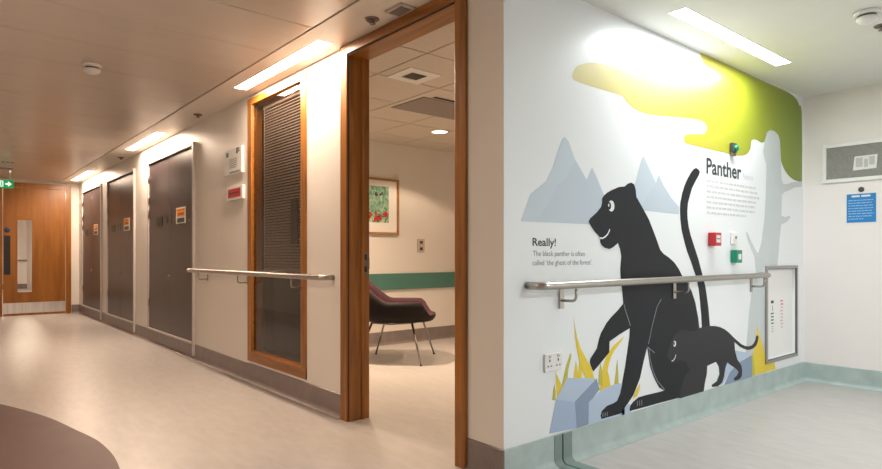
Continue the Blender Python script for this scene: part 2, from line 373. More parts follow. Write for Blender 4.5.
# ================================================================== measures (metres)
XA, YB, XC, YF, HC = 2.043, 1.985, 5.73, 13.1, 2.435     # corridor wall, mural wall, end wall, far wall, ceiling height
XI = 2.185                                               # room side of the corridor wall
YR = 6.0                                                 # back wall of the side room
XL, YK = -0.95, -4.0                                     # walls left of and behind the camera
SK = .158                                                # skirting height

# ================================================================== setting
fl = struct('floor', rbox(XL - .1, 7.0, YK - .1, YF + .1, -.06, 0), 'floor')
def inlay():
    pts = [(.31, 5.45), (.465, 5.048), (.57, 4.689), (.651, 4.28), (.707, 3.971), (.722, 3.693), (.714, 3.484), (.685, 3.25), (.62, 2.95), (.50, 2.6),
           (.33, 2.28), (.1, 2.0), (-.15, 1.82), (-.5, 1.70), (XL + .02, 1.68), (XL + .02, 6.2), (-.5, 6.15), (-.15, 6.0), (.1, 5.78)]
    q = []
    n = len(pts)
    for i in range(n):
        p0, p1, p2, p3 = (Vector(pts[(i + k) % n]) for k in (-1, 0, 1, 2))
        for k in range(5):
            t = k / 5
            q.append(.5 * (2 * p1 + (p2 - p0) * t + (2 * p0 - 5 * p1 + 4 * p2 - p3) * t * t + (3 * p1 - p0 - 3 * p2 + p3) * t ** 3))
    return prism(B(), [(p.x, p.y) for p in q], lambda x, y: (x, y, .0015), lambda x, y: (x, y, -.004))
i_ = obj('curved_inlay', inlay(), 'inlay', fl); i_['label'] = 'plum brown curved vinyl inlay'

# corridor wall with window and doorway openings
DY0, DY1 = 2.317, 3.362        # doorway
WY0, WY1, WZ0, WZ1 = 3.955, 5.02, .178, 2.405
b = B()
box(b, XA, XI, YB + .001, DY0 - .005, 0, HC); box(b, XA, XI, DY1 + .005, WY0, 0, HC); box(b, XA, XI, WY1, YF, 0, HC)
box(b, XA, XI, DY0 - .005, DY1 + .005, 2.37, HC); box(b, XA, XI, WY0, WY1, 0, WZ0); box(b, XA, XI, WY0, WY1, WZ1, HC)
struct('wall_left_corridor', b, 'wall')
PX0, PX1, PZ0, PZ1 = 4.952, 5.585, .226, .992          # recess of the access panel
b = B(); q = .03
box(b, XA + .0005, PX0 + q, YB, YB + .13, 0, HC); box(b, PX1 - q, XC, YB, YB + .13, 0, HC); box(b, PX0 + q, PX1 - q, YB, YB + .13, 0, PZ0 + q); box(b, PX0 + q, PX1 - q, YB, YB + .13, PZ1 - q, HC)
struct('wall_right', b, 'wall_cool')
struct('wall_end', rbox(XC, XC + .12, YK, YB + .13, 0, HC), 'wall_pale')
b = B(); box(b, XL, .873, YF, YF + .12, 0, HC); box(b, 1.825, XA, YF, YF + .12, 0, HC); box(b, .873, 1.825, YF, YF + .12, 2.298, HC)
struct('wall_far', b, 'wall')
# lobby beyond the fire door, seen through its glass
YE = 24.0
struct('wall_beyond', rbox(.2, 2.35, YE, YE + .1, 0, HC), 'wall_pale'); struct('wall_beyond_left', rbox(.1, .2, YF + .12, YE, 0, HC), 'wall_pale')
b = B(); box(b, 2.25, 2.35, YF + .12, YE, 0, HC); struct('wall_beyond_right', b, 'wall_pale')
struct('ceiling_beyond', rbox(.1, 2.35, YF + .12, YE, HC, HC + .05), 'ceil'); struct('floor_beyond', rbox(.1, 2.35, YF + .1001, YE, -.06, -.0005), 'floor')
struct('baseboard_beyond', rbox(.2, 2.25, YE - .01, YE, 0, SK), 'skirt')
struct('door_6', rbox(2.235, 2.249, 20.6, 22.0, 0, 2.1), 'door_grey')
tag(obj('handrail', tube(B(), [(1.0, YE - .09, .93), (2.24, YE - .09, .93)], .02, 10), 'steel'), 'steel handrail seen through the glass of the wooden fire door', 'handrail')
for yy in (15.5, 20.):
    li = bpy.data.lights.new('lobby lamp', 'AREA'); li.shape = 'RECTANGLE'; li.size = .12; li.size_y = 1.4; li.energy = 110; li.color = (1., .82, .66)
    lo = bpy.data.objects.new('lobby_lamp', li); COL.objects.link(lo); lo.location = (1.4, yy, HC - .01)

struct('wall_left', rbox(XL - .12, XL, YK, YF, 0, HC), 'wall')
struct('wall_back', rbox(XL, XC, YK - .12, YK, 0, HC), 'wall_pale')
struct('wall_room_back', rbox(XI, 6.9, YR, YR + .12, 0, HC), 'wall')
struct('wall_room_right', rbox(6.9, 7.0, YB + .13, YR + .12, 0, HC), 'wall')
struct('wall_room_front', rbox(XC + .12, 6.9, YB + .03, YB + .13, 0, HC), 'wall')

# ceilings: metal planks along the corridor, soffit strip beside the wall, plaster over the lobby
b = B(); ys = [3.83 + .575 * k for k in range(-14, 17)]
for y in ys:
    y0, y1 = max(y + .003, YK), min(y + .572, YF)
    if y1 - y0 <= .02: continue
    if y1 < 2.31 or y0 > 3.79: box(b, XL, 1.717, y0, y1, HC, HC + .03, .004)
    else:                                            # planks cut round the added side fill light
        c0, c1 = max(y0, 2.3), min(y1, 3.8)
        if c0 > y0: box(b, XL, 1.717, y0, c0, HC, HC + .03, .002)
        if c1 < y1: box(b, XL, 1.717, c1, y1, HC, HC + .03, .002)
        box(b, XL, -.46, c0, c1, HC, HC + .03, .002); box(b, -.35, 1.717, c0, c1, HC, HC + .03, .004)
struct('ceiling_planks', b, 'plank')
struct('ceiling_shadow_gap', rbox(XL, 1.735, YK, YF, HC + .031, HC + .05), 'gap')
L1 = [(1.835, 1.948, 3.41, 4.82), (1.835, 1.948, 7.10, 8.50), (1.835, 1.948, 11.05, 12.6)]
R1 = [(3.145, 4.615, 1.668, 1.778), (3.145, 4.615, -1.75, -1.64)]  # second slot serves the added fill light behind the camera
def slab_with_slots(x0, x1, y0, y1, slots, axis):
    bb = B()
    if axis == 'Y':
        c = y0
        for s in sorted(slots, key=lambda s: s[2]):
            box(bb, x0, x1, c, s[2], HC, HC + .05); box(bb, x0, s[0], s[2], s[3], HC, HC + .05); box(bb, s[1], x1, s[2], s[3], HC, HC + .05); c = s[3]
        box(bb, x0, x1, c, y1, HC, HC + .05)
    else:
        c = y0
        for s in sorted(slots, key=lambda s: s[2]):
            box(bb, x0, x1, c, s[2], HC, HC + .05); box(bb, x0, s[0], s[2], s[3], HC, HC + .05); box(bb, s[1], x1, s[2], s[3], HC, HC + .05); c = s[3]
        box(bb, x0, x1, c, y1, HC, HC + .05)
    return bb
struct('ceiling_soffit', slab_with_slots(1.731, XA + .0, YK, YF, L1, 'Y'), 'soffit')
struct('ceiling_right', slab_with_slots(XA + .001, XC, YK, YB, R1, 'X'), 'ceil')
# side room tiled ceiling
b = B(); t0, u0 = 2.27, 2.30
for i in range(9):
    for j in range(8):
        x, y = XI + .34 + (i - 1) * .6, 2.13 + .44 + (j - 1) * .6
        x0, x1, y0, y1 = max(x + .008, XI), min(x + .592, 6.9), max(y + .008, YB + .13), min(y + .592, YR)
        if x1 - x0 > .03 and y1 - y0 > .03: box(b, x0, x1, y0, y1, HC, HC + .015)
rc = struct('ceiling_room', b, 'tile')
obj('ceiling_grid', rbox(XI, 6.9, YB + .13, YR, HC + .004, HC + .02), 'grid', rc)

# coved skirtings
def skirting_profile():
    p = [(0, SK), (.006, SK - .004), (.006, .034)]
    for k in range(1, 6):
        a = PI / 2 * k / 5; p.append((.006 + .032 * (1 - math.cos(a)), .034 - .032 * math.sin(a)))
    p += [(.038, 0), (0, 0)]
    return p
def skirt_y(bm, x, side, y0, y1, z_top=None):      # runs along Y; side = -1 when the wall faces -X
    return prism(bm, skirting_profile(), lambda d, z: (x + side * d, y0, z), lambda d, z: (x + side * d, y1, z))
def skirt_x(bm, y, side, x0, x1):
    return prism(bm, skirting_profile(), lambda d, z: (x0, y + side * d, z), lambda d, z: (x1, y + side * d, z))
b = B(); skirt_y(b, XA, -1, DY1 + .09, YF); skirt_y(b, XA, -1, YB - .006, DY0 - .084); struct('baseboard_left', b, 'skirt')
struct('baseboard_far', skirt_x(B(), YF, -1, 1.92, XA), 'skirt')
b = B(); skirt_x(b, YB, -1, XA, XC); struct('baseboard_right', b, 'skirt_green')
struct('baseboard_end', skirt_y(B(), XC, -1, YK, YB), 'skirt_green')
struct('baseboard_room', skirt_x(B(), YR, -1, XI, 6.9), 'skirt')

# ------------------------------------------------------------------ doorway to the side room (timber lining and casing)
d = struct_root('door_1', (XA, (DY0 + DY1) / 2, 0))
def jamb(y0, y1): return rbox(XA - .006, XI + .006, y0, y1, 0, 2.365, .003)
def casing(y0, y1): return rbox(XA - .022, XA - .0005, y0, y1, 0, 2.43, .004)
obj('jamb', jamb(DY1, DY1 + .03), 'frame_wood', d); obj('jamb', jamb(DY0 - .03, DY0), 'frame_wood', d)
obj('casing', casing(DY1 + .006, DY1 + .088), 'frame_wood', d); obj('casing', casing(DY0 - .083, DY0 - .006), 'frame_wood', d)
obj('head', rbox(XA - .006, XI + .006, DY0 - .03, DY1 + .03, 2.365, 2.385, .003), 'frame_wood_h', d)
obj('head_casing', rbox(XA - .024, XA - .0005, DY0 - .083, DY1 + .088, 2.372, 2.432, .004), 'frame_wood_h', d)
gr = B(); box(gr, XA - .012, XA - .0065, DY1 + .0004, DY1 + .0056, 0, 2.37); box(gr, XA - .012, XA - .0065, DY0 - .0056, DY0 - .0004, 0, 2.37); box(gr, XA - .012, XA - .0065, DY0, DY1, 2.3655, 2.3715)
obj('groove_shade', gr, 'gap', d)  # dark strip painting the shade in the step between casing and jamb
obj('stop', rbox(XA + .085, XA + .10, DY1 - .012, DY1 + .0, 0, 2.365, .002), 'frame_wood', d)
st = B(); box(st, XA + .098, XA + .135, DY1 - .0035, DY1 - .0005, .94, 1.10)
box(st, XA + .128, XA + .146, DY1 - .006, DY1 - .002, .985, 1.06)
sp_ = obj('strike_plate', st, 'bronze', d)
sb = B(); box(sb, XA + .108, XA + .126, DY1 - .0042, DY1 - .0036, .965, 1.0); box(sb, XA + .108, XA + .126, DY1 - .0042, DY1 - .0036, 1.045, 1.08)
obj('latch_hole', sb, 'black', sp_)

# ------------------------------------------------------------------ internal window with integral blind
w = struct_root('window_1', (XA, (WY0 + WY1) / 2, WZ0))
b = B(); fx0, fx1, fw = XA - .010, XA + .09, .082
for y0, y1 in ((WY0, WY0 + fw), (WY1 - fw, WY1)): box(b, fx0, fx1, y0, y1, WZ0, WZ1, .004)
obj('window_frame', b, 'frame_wood', w)
b = B()
for z0, z1 in ((WZ0, WZ0 + fw), (WZ1 - .055, WZ1)): box(b, fx0 - .001, fx1, WY0, WY1, z0, z1, .004)
obj('window_rail', b, 'frame_wood_h', w)
gy0, gy1, gz0, gz1 = WY0 + fw, WY1 - fw, WZ0 + fw, WZ1 - .055
b = B(); e = .016
for y0, y1 in ((gy0 + .001, gy0 + e), (gy1 - e, gy1 - .001)): box(b, XA + .002, XA + .010, y0, y1, gz0 + .001, gz1 - .001, .002)
for z0, z1 in ((gz0 + .001, gz0 + e), (gz1 - .006, gz1 - .001)): box(b, XA + .002, XA + .010, gy0 + .002, gy1 - .002, z0, z1, .002)
obj('glazing_bead', b, 'frame_wood_h', w)
obj('pane', rbox(XA + .011, XA + .015, gy0, gy1, gz0, gz1), 'lens', w)
obj('dark_pane', rbox(XA + .10, XA + .106, WY0 + .02, WY1 - .02, WZ0 + .02, WZ1 - .02), 'tinted', w)
bl = obj('blind', rbox(XA + .055, XA + .082, gy0 + .055, gy1 - .085, gz1 - .05, gz1 - .012, .003), 'slat', w)
b = B(); z = .97; ang = math.radians(46)
while z < gz1 - .055:
    prism(b, [(-.0125, -.0004), (-.0125, .0004), (0, .0022), (.0125, .0004), (.0125, -.0004), (0, .0014)],
          lambda p, q: (XA + .068 + p * math.cos(ang) - q * math.sin(ang), gy0 + .06, z + p * math.sin(ang) + q * math.cos(ang)),
          lambda p, q: (XA + .068 + p * math.cos(ang) - q * math.sin(ang), gy1 - .09, z + p * math.sin(ang) + q * math.cos(ang)))
    z += .023
obj('blind_slats', b, 'slat', bl)
obj('bottom_rail', rbox(XA + .058, XA + .078, gy0 + .06, gy1 - .09, .945, .96, .003), 'slat', bl)
for y in (gy0 + .10, gy1 - .125):
    obj('ladder_cord', rbox(XA + .0535, XA + .0555, y, y + .004, .95, gz1 - .03), 'white', bl)
obj('dark_reflection', rbox(XA + .040, XA + .052, 4.19, 4.30, 1.16, 1.50, .003), 'dark', bl)  # dark slab standing in for a reflection in the window glass

# ------------------------------------------------------------------ riser cupboard doors
def riser(name, y0, y1):
    z0, z1 = .187, 2.205
    r = struct_root(name, (XA, (y0 + y1) / 2, 0))
    f = B()
    box(f, XA - .028, XA - .001, y0 - .044, y0 - .006, .0 + .04, z1 + .045, .003)
    box(f, XA - .024, XA - .001, y1 + .01, y1 + .045, .16, z1 + .045, .003)
    box(f, XA - .030, XA - .001, y0 - .008, y1 + .01, z1 + .008, z1 + .045, .003)
    obj('door_frame', f, 'door_frame', r)
    obj('shadow_gap', rbox(XA - .004, XA - .001, y0 - .01, y1 + .01, z0 - .03, z1 + .008), 'gap', r)
    ym = (y0 + y1) / 2
    for a, c in ((y0, ym - .002), (ym + .002, y1)):
        lf = obj('leaf', rbox(XA - .012, XA - .0045, a, c, z0, z1 - .012, .002), 'door_grey', r)
    obj('threshold', rbox(XA - .030, XA - .001, y0, y1, z0 - .028, z0 - .008, .003), 'door_frame', r)
    for zz in (1.98, 1.72, 1.55, .45):
        obj('hinge', lathe(B(), (XA - .020, y1 + .005, zz), [(.007, 0), (.009, .003), (.009, .095), (.007, .098)], 'Z', 10), 'steel', r)
    k = obj('escutcheon', lathe(B(), (XA - .0122, ym + .0, .825), [(.030, 0), (.030, -.005), (.024, -.009), (.0, -.009)], 'X', 20), 'steel_dark', r)
    obj('keyway', rbox(XA - .0230, XA - .0205, ym - .004, ym + .004, .808, .842), 'black', k)
    return r
RIS = [('door_2', 6.44, 8.13), ('door_3', 8.895, 10.51), ('door_4', 11.04, 12.62)]
for a in RIS: riser(*a)
WHICH = ['nearest', 'middle', 'farthest']
for (nm, y0, y1), wh in zip(RIS, WHICH):
    x = XA - .0125; yy = y0 + .24 
    s = thing('warning_sign', (x, yy + .165, 1.43), 'square orange warning sign on the %s grey cupboard door' % wh, 'sign', 'orange warning signs on the cupboard doors')
    obj('sign_plate', rbox(x - .003, x, yy, yy + .33, 1.425, 1.60, .001), 'paper', s)
    obj('orange_panel', rbox(x - .0045, x - .0031, yy + .02, yy + .31, 1.505, 1.588), 'orange', s)
    bb = B(); word_rows(bb, (x - .0046, yy + .29, 1.565), (0, -1, 0), (-1, 0, 0), .25, 1, .03, .014, 1.); obj('lettering', bb, 'rust', s)
    bb = B(); box(bb, x - .0056, x - .0046, yy + .05, yy + .27, 1.513, 1.545, .0); obj('lower_band', bb, 'rust', s)
    bb = B(); box(bb, x - .0045, x - .0031, yy + .04, yy + .29, 1.437, 1.485); obj('black_band', bb, 'dark', s)
    tag(obj('door_label', rbox(x - .004, x, y0 + 1.10, y0 + 1.35, 1.43, 1.535, .001), 'black'), 'small dark square label at the left on the %s grey cupboard door' % wh, 'label', 'dark labels on the cupboard doors')
    for yo, sd in ((y0 + .77, 'right'), (y0 + .93, 'left')):
        half = [(.012, .064), (.016, .068), (.022, .080), (.020, .094), (.010, .102)]
        P = [(0, 0), (.030, 0), (.030, .045), (.036, .058)] + half
        P = P + [(-a, c) for a, c in P[:0:-1]]
        tag(obj('figure_sticker', prism(B(), P, lambda p, q: (x - .0002, yo + p, 1.448 + q), lambda p, q: (x - .002, yo + p, 1.448 + q)), 'black'),
            '%s one of two dark figure marks on the %s grey cupboard door' % (sd, wh), 'sticker', 'figure stickers on the cupboard doors')

# ------------------------------------------------------------------ fire door at the far end
d = struct_root('door_5', (1.38, YF, 0))
b = B()
box(b, 1.826, 1.912, YF - .03, YF - .001, 0, 2.385, .004); box(b, .80, .872, YF - .03, YF - .001, 0, 2.385, .004); 
obj('door_frame', b, 'fire_wood', d)
obj('frame_head', rbox(.872, 1.826, YF - .03, YF - .001, 2.30, 2.385, .003), 'fire_wood', d)
b = B(); gx0, gx1, gz0_, gz1_ = 1.075, 1.312, .41, 1.725; yl0, yl1 = YF - .024, YF - .002
box(b, .878, gx0, yl0, yl1, .004, 2.295); box(b, gx1, 1.820, yl0, yl1, .004, 2.295); box(b, gx0, gx1, yl0, yl1, .004, gz0_); box(b, gx0, gx1, yl0, yl1, gz1_, 2.295)
lf = obj('leaf', b, 'fire_wood', d)
vp = obj('vision_panel', rbox(gx0 + .001, gx1 - .001, YF - .016, YF - .012, gz0_, gz1_), 'vision', d)
b = B()
for x0, x1, z0, z1 in ((gx0, gx0 + .012, gz0_, gz1_), (gx1 - .012, gx1, gz0_, gz1_), (gx0, gx1, gz0_, gz0_ + .012), (gx0, gx1, gz1_ - .012, gz1_)): box(b, x0, x1, YF - .03, YF - .0245, z0, z1)
obj('panel_bead', b, 'fire_wood', vp)
obj('kick_plate', rbox(.885, 1.815, YF - .027, YF - .0245, .045, .235), 'kick', d)
obj('finger_plate', rbox(.890, .985, YF - .028, YF - .0245, .74, 1.43, .001), 'black', d)
tag(obj('mandatory_sign', lathe(B(), (.938, YF - .0245, 1.53), [(.043, 0), (.043, -.003), (0, -.003)], 'Y', 24), 'navy'), 'round dark blue sign on the wooden fire door above its black plate', 'sign')

# ================================================================== handrails
def rail_bracket_A(r, y):
    bk = obj('bracket', tube(B(), arc_path([(XA - .006, y, .842), (XR, y, .842), (XR, y, .905)], .022), .0065, 8), 'steel', r)
    obj('wall_plate', rbox(XA - .007, XA - .0008, y - .014, y + .014, .825, .895, .002), 'steel', bk)
XR, YRL = XA - .092, YB - .098
h = thing('handrail', (XR, 4.9, .925), 'brushed steel handrail on the cream corridor wall, crossing the tall window', 'handrail')
obj('rail', tube(B(), arc_path([(XA - .001, 3.575, .926), (XR, 3.575, .926), (XR, 6.36, .926), (XA - .048, 6.36, .926)], .045, 8), .0195, 16), 'steel', h)
for y in (4.02, 5.03, 6.03): rail_bracket_A(h, y)
h = thing('handrail', (3.5, YRL, .925), 'brushed steel handrail across the panther mural', 'handrail')
obj('rail', tube(B(), arc_path([(2.205, YB - .001, .926), (2.205, YRL, .926), (4.80, YRL, .926), (4.80, YB - .02, .926)], .045, 8), .0195, 16), 'steel', h)
for x in (2.462, 3.582, 4.70):
    bk = obj('bracket', tube(B(), arc_path([(x, YB - .006, .842), (x, YRL, .842), (x, YRL, .905)], .03), .0075, 10), 'steel', h)
    obj('wall_plate', rbox(x - .017, x + .017, YB - .010, YB - .0035, .80, .905, .003), 'steel', bk)

# ================================================================== mural on the right wall
mu = thing('wall_mural', (2.05, YB, .1), 'printed wall mural of a seated black panther with cub, mountains and tree', 'mural')
def smooth(pts, n=3):
    q = []; k = len(pts)
    for i in range(k):
        p0, p1, p2, p3 = (Vector(pts[(i + j) % k]) for j in (-1, 0, 1, 2))
        for s in range(n):
            t = s / n
            q.append(tuple(.5 * (2 * p1 + (p2 - p0) * t + (2 * p0 - 5 * p1 + 4 * p2 - p3) * t * t + (3 * p1 - p0 - 3 * p2 + p3) * t ** 3)))
    return q
def print_bm(pts, layer, bm=None, clip=True):
    """a vinyl print: layer n stands .25 mm further off the wall"""
    y = YB - .0006 - .00025 * layer
    if clip: pts = [(x, max(z, .12)) for x, z in pts]
    return prism(bm or B(), pts, lambda x, z: (x, YB - .0002, z), lambda x, z: (x, y, z))
def stroke_bm(pts, layer, wdt, bm=None):
    P = [Vector(p) for p in pts]; L_, R_ = [], []
    for i, p in enumerate(P):
        dd = (P[min(i + 1, len(P) - 1)] - P[max(i - 1, 0)]).normalized(); nn = Vector((-dd.y, dd.x)) * wdt / 2
        L_.append(tuple(p + nn)); R_.append(tuple(p - nn))
    return print_bm(L_ + R_[::-1], layer, bm, False)
def disc(cx, cz, rx, rz, n=24): return [(cx + rx * math.cos(2 * PI * k / n), cz + rz * math.sin(2 * PI * k / n)) for k in range(n)]
def mp(name, bm, mat, label=None, parent=None):
    o = obj(name, bm, mat, parent or mu)
    if label: o['label'] = label
    return o
a = mp('mountain', print_bm(MOUNTAIN_BIG, 0), 'mountain', 'large pale blue mountain left of the panther'); mp('facet', print_bm(MOUNTAIN_BIG_FACET, 1), 'mountain_b', None, a)
a = mp('mountain', print_bm(MOUNTAIN_SMALL, 0), 'mountain', 'smaller pale blue mountain behind the panther'); mp('facet', print_bm(MOUNTAIN_SMALL_FACET, 1), 'mountain_b', None, a)
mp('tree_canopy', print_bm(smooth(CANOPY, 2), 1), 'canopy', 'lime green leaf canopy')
mp('tree_trunk', print_bm(TRUNK, 2), 'trunk', 'pale grey tree trunk')
def rock(label, faces):
    top = None
    for nm, pts, mat, ly in faces:
        if top is None: top = mp('rock', print_bm(pts, ly), mat, label)
        else: mp(nm, print_bm(pts, ly), mat, None, top)
for k, (lst, mat) in enumerate(((GRASS_YELLOW, 'yellow'), (GRASS_OLIVE, 'olive'))):
    for pts in lst: mp('grass_blade', print_bm(pts, 3 + k), mat, 'olive grass blade' if k else 'yellow grass blade')
a = mp('grass_clump', print_bm(GRASS_RIGHT[0], 3), 'yellow', 'yellow grass clump at the tree foot'); mp('olive_edge', print_bm(GRASS_RIGHT_OLIVE[0], 4), 'olive', None, a)
rock('pale blue faceted rock at lower left', (('', ROCKA_TOP, 'rock_a', 6), ('front_facet', ROCKA_FRONT, 'rock_b', 6), ('side_facet', ROCKA_SIDE, 'rock_c', 6)))
rock('pale blue rock behind the front paw', (('', ROCKB_TOP, 'rock_a', 5), ('front_facet', ROCKB_FRONT, 'rock_a', 5), ('side_facet', ROCKC_SIDE, 'rock_a', 5)))
rock('blue rock behind the cub', (('', ROCKD_TOP, 'rock_a', 5), ('side_facet', ROCKD_SIDE, 'rock_c', 5)))
pa = mp('panther', print_bm(PANTHER, 8), 'panther', 'large seated black panther')
mp('tail', print_bm(PANTHER_TAIL, 7), 'panther', 'long upright tail', pa)
cb = mp('panther_cub', print_bm(CUB, 10), 'cub', 'small standing panther cub')
mp('eye', print_bm(disc(2.903, 1.351, .030, .031), 10), 'mwhite', None, pa)
mp('pupil', print_bm(disc(2.884, 1.351, .0165, .021), 11), 'panther', None, pa)
mp('eye_glint', print_bm(disc(2.878, 1.354, .006, .009, 12), 12), 'mwhite', None, pa)
mp('smile', stroke_bm(WHITE_LINES['smile'], 10, .0085), 'mwhite', None, pa)
for k, wd in (('w1', .004), ('w2', .004), ('w3', .0045), ('w4', .0035)): mp('limb_line', stroke_bm(WHITE_LINES[k], 10, wd), 'line', None, pa)
for k in range(3):
    mp('claw_line', stroke_bm(WHITE_LINES['claw%d' % k], 10, .0045), 'line', None, pa); mp('claw_line', stroke_bm(WHITE_LINES['clawb%d' % k], 10, .0045), 'line', None, pa)
CE = (3.589, .513)
mp('eye', print_bm(disc(CE[0], CE[1], .017, .0185), 12), 'mwhite', None, cb)
mp('pupil', print_bm(disc(CE[0] - .0075, CE[1] + .002, .0085, .011), 13), 'cub', None, cb)
mp('smile', stroke_bm(WHITE_LINES['cubsmile'], 12, .006), 'mwhite', None, cb)
ND, RX = (0, -1, 0), (1, 0, 0)
mp('heading', text_bm('Panther', (4.01, YB, 1.634), RX, .53, .105, ND, .022), 'text_dark')
mp('subheading', text_bm('Panthera', (4.565, YB, 1.640), RX, .175, .042, ND), 'text_faint')
rnd = random.Random(3)
mp('paragraph', word_rows(B(), (4.012, YB, 1.578), RX, ND, .85, 7, .0365, .0145, .72, .0008, rnd), 'text_faint')
mp('heading', text_bm('Really!', (2.245, YB, 1.121), RX, .178, .038, ND, .018), 'text_dark')
mp('quotation', text_bm('The black panther is often', (2.247, YB, 1.070), RX, .415, .026, ND), 'text_grey')
mp('quotation', text_bm('called \u2018the ghost of the forest\u2019.', (2.245, YB, 1.024), RX, .485, .026, ND), 'text_grey')

# ================================================================== fittings on the mural wall
t = thing('fire_call_point', (4.075, YB, 1.139), 'small red square fire alarm call point on the mural wall', 'alarm')
obj('housing', rbox(4.03, 4.12, YB - .052, YB - .003, 1.139, 1.230, .004), 'red', t)
obj('front_label', rbox(4.047, 4.103, YB - .0535, YB - .0522, 1.162, 1.212), 'paper', t)
b = B(); box(b, 4.052, 4.098, YB - .0542, YB - .0537, 1.184, 1.190); obj('arrow_mark', b, 'black', t)
t = thing('door_release', (4.41, YB, 1.021), 'small green square door release unit below the white key switch', 'door release')
obj('housing', rbox(4.365, 4.455, YB - .045, YB - .003, 1.021, 1.113, .004), 'green', t)
obj('front_label', rbox(4.393, 4.437, YB - .0465, YB - .0452, 1.045, 1.085), 'paper', t)
t = thing('key_switch', (4.405, YB, 1.155), 'small white key switch above the green door release', 'switch')
obj('plate', rbox(4.365, 4.445, YB - .016, YB - .003, 1.155, 1.24, .003), 'white', t)
obj('key_barrel', lathe(B(), (4.415, YB - .0161, 1.205), [(.010, 0), (.010, -.006), (0, -.006)], 'Y', 14), 'steel_dark', t)
t = thing('door_sensor', (4.38, YB, 1.788), 'small dark device with green dome at the canopy edge above the lettering', 'sensor')
obj('housing', rbox(4.348, 4.412, YB - .028, YB - .003, 1.812, 1.880, .005), 'dark', t)
obj('dome', lathe(B(), (4.388, YB - .028, 1.843), [(.024, .002), (.023, -.008), (.016, -.018), (.0, -.022)], 'Y', 20), 'green', t)
obj('lower_bracket', rbox(4.352, 4.408, YB - .022, YB - .003, 1.788, 1.811, .003), 'steel_dark', t)
t = thing('socket_outlet', (2.397, YB, .487), 'white double wall socket above the rocks of the mural', 'socket')
obj('plate', rbox(2.328, 2.462, YB - .012, YB - .0005, .487, .577, .003), 'white', t)
for cx in (2.362, 2.428):
    obj('pin_hole', rbox(cx - .004, cx + .004, YB - .0132, YB - .0122, .536, .549), 'dark', t)
    for s in (-.012, .012): obj('pin_hole', rbox(cx + s - .005, cx + s + .005, YB - .0132, YB - .0122, .512, .518), 'dark', t)
for cx in (2.362, 2.428): obj('rocker', rbox(cx - .008, cx + .008, YB - .0155, YB - .0122, .556, .570, .002), 'switchm', t)

# recessed valve panel
px0, px1, pz0, pz1 = PX0, PX1, PZ0, PZ1
t = thing('access_panel', ((px0 + px1) / 2, YB, pz0), 'tall white access panel in a steel frame at the end of the mural', 'panel')
b = B(); fw = .024; yo = YB - .014
for x0, x1, z0, z1 in ((px0, px0 + fw, pz0, pz1), (px1 - fw, px1, pz0, pz1), (px0 + fw, px1 - fw, pz0, pz0 + fw), (px0 + fw, px1 - fw, pz1 - fw, pz1)): box(b, x0, x1, yo, YB - .0042, z0, z1, .002)
obj('frame', b, 'frame_steel', t)
b = B()
for x0, x1, z0, z1 in ((px0 + fw, px0 + fw + .004, pz0 + fw, pz1 - fw), (px1 - fw - .004, px1 - fw, pz0 + fw, pz1 - fw), (px0 + fw, px1 - fw, pz0 + fw, pz0 + fw + .004), (px0 + fw, px1 - fw, pz1 - fw - .004, pz1 - fw)): box(b, x0, x1, YB - .013, YB + .040, z0, z1)
obj('recess_lining', b, 'lining', t)
dr = obj('panel_door', rbox(px0 + fw + .0045, px1 - fw - .0045, YB + .020, YB + .035, pz0 + fw + .0045, pz1 - fw - .0045), 'white_door', t)
yt = YB + .0196
b = B(); box(b, 5.118, 5.168, yt - .0006, yt, .690, .712); obj('black_mark', b, 'black', dr)
b = B(); box(b, 5.142, 5.150, yt - .0006, yt, .628, .672); obj('red_mark', b, 'red_dark', dr)
for k in range(4): obj('green_mark', rbox(5.112 + .006 * (k % 2), 5.170, yt - .0006, yt, .602 - k * .026, .614 - k * .026), 'green', dr)
for k in range(3): obj('grey_mark', rbox(5.125, 5.168, yt - .0006, yt, .500 - k * .02, .507 - k * .02), 'paper_grey', dr)
for k in range(9): obj('rose_mark', rbox(5.300 + .008 * (k % 3), 5.352 + .004 * (k % 2), yt - .0006, yt, .696 - k * .027, .708 - k * .027), 'pink' if k < 2 else 'pink_pale', dr)

# joint cover strip up the skirting and across the floor
def strip(x0, x1, off, yend=-3.9):
    prof = skirting_profile()[1:-1]
    pts = [(YB - dd - off, z + (off if k > 6 else 0)) for k, (dd, z) in enumerate(prof)]
    pts[-1] = (YB - .038 - off, off + .0005); pts.append((yend, off + .0005))
    inn = [(YB - dd + .0005, max(z, .0005)) for dd, z in prof]; inn.append((yend, .0005))
    return prism(B(), pts + inn[::-1], lambda y, z: (x0, y, z), lambda y, z: (x1, y, z))
t = thing('expansion_joint', (2.475, YB - .01, .0), 'grey green joint cover strip up the skirting and along the floor', 'joint cover')
obj('cover_strip', strip(2.405, 2.462, .003), 'joint', t); obj('cover_strip', strip(2.474, 2.545, .003), 'joint', t)
obj('groove', strip(2.4625, 2.4735, .0012), 'joint_dark', t)

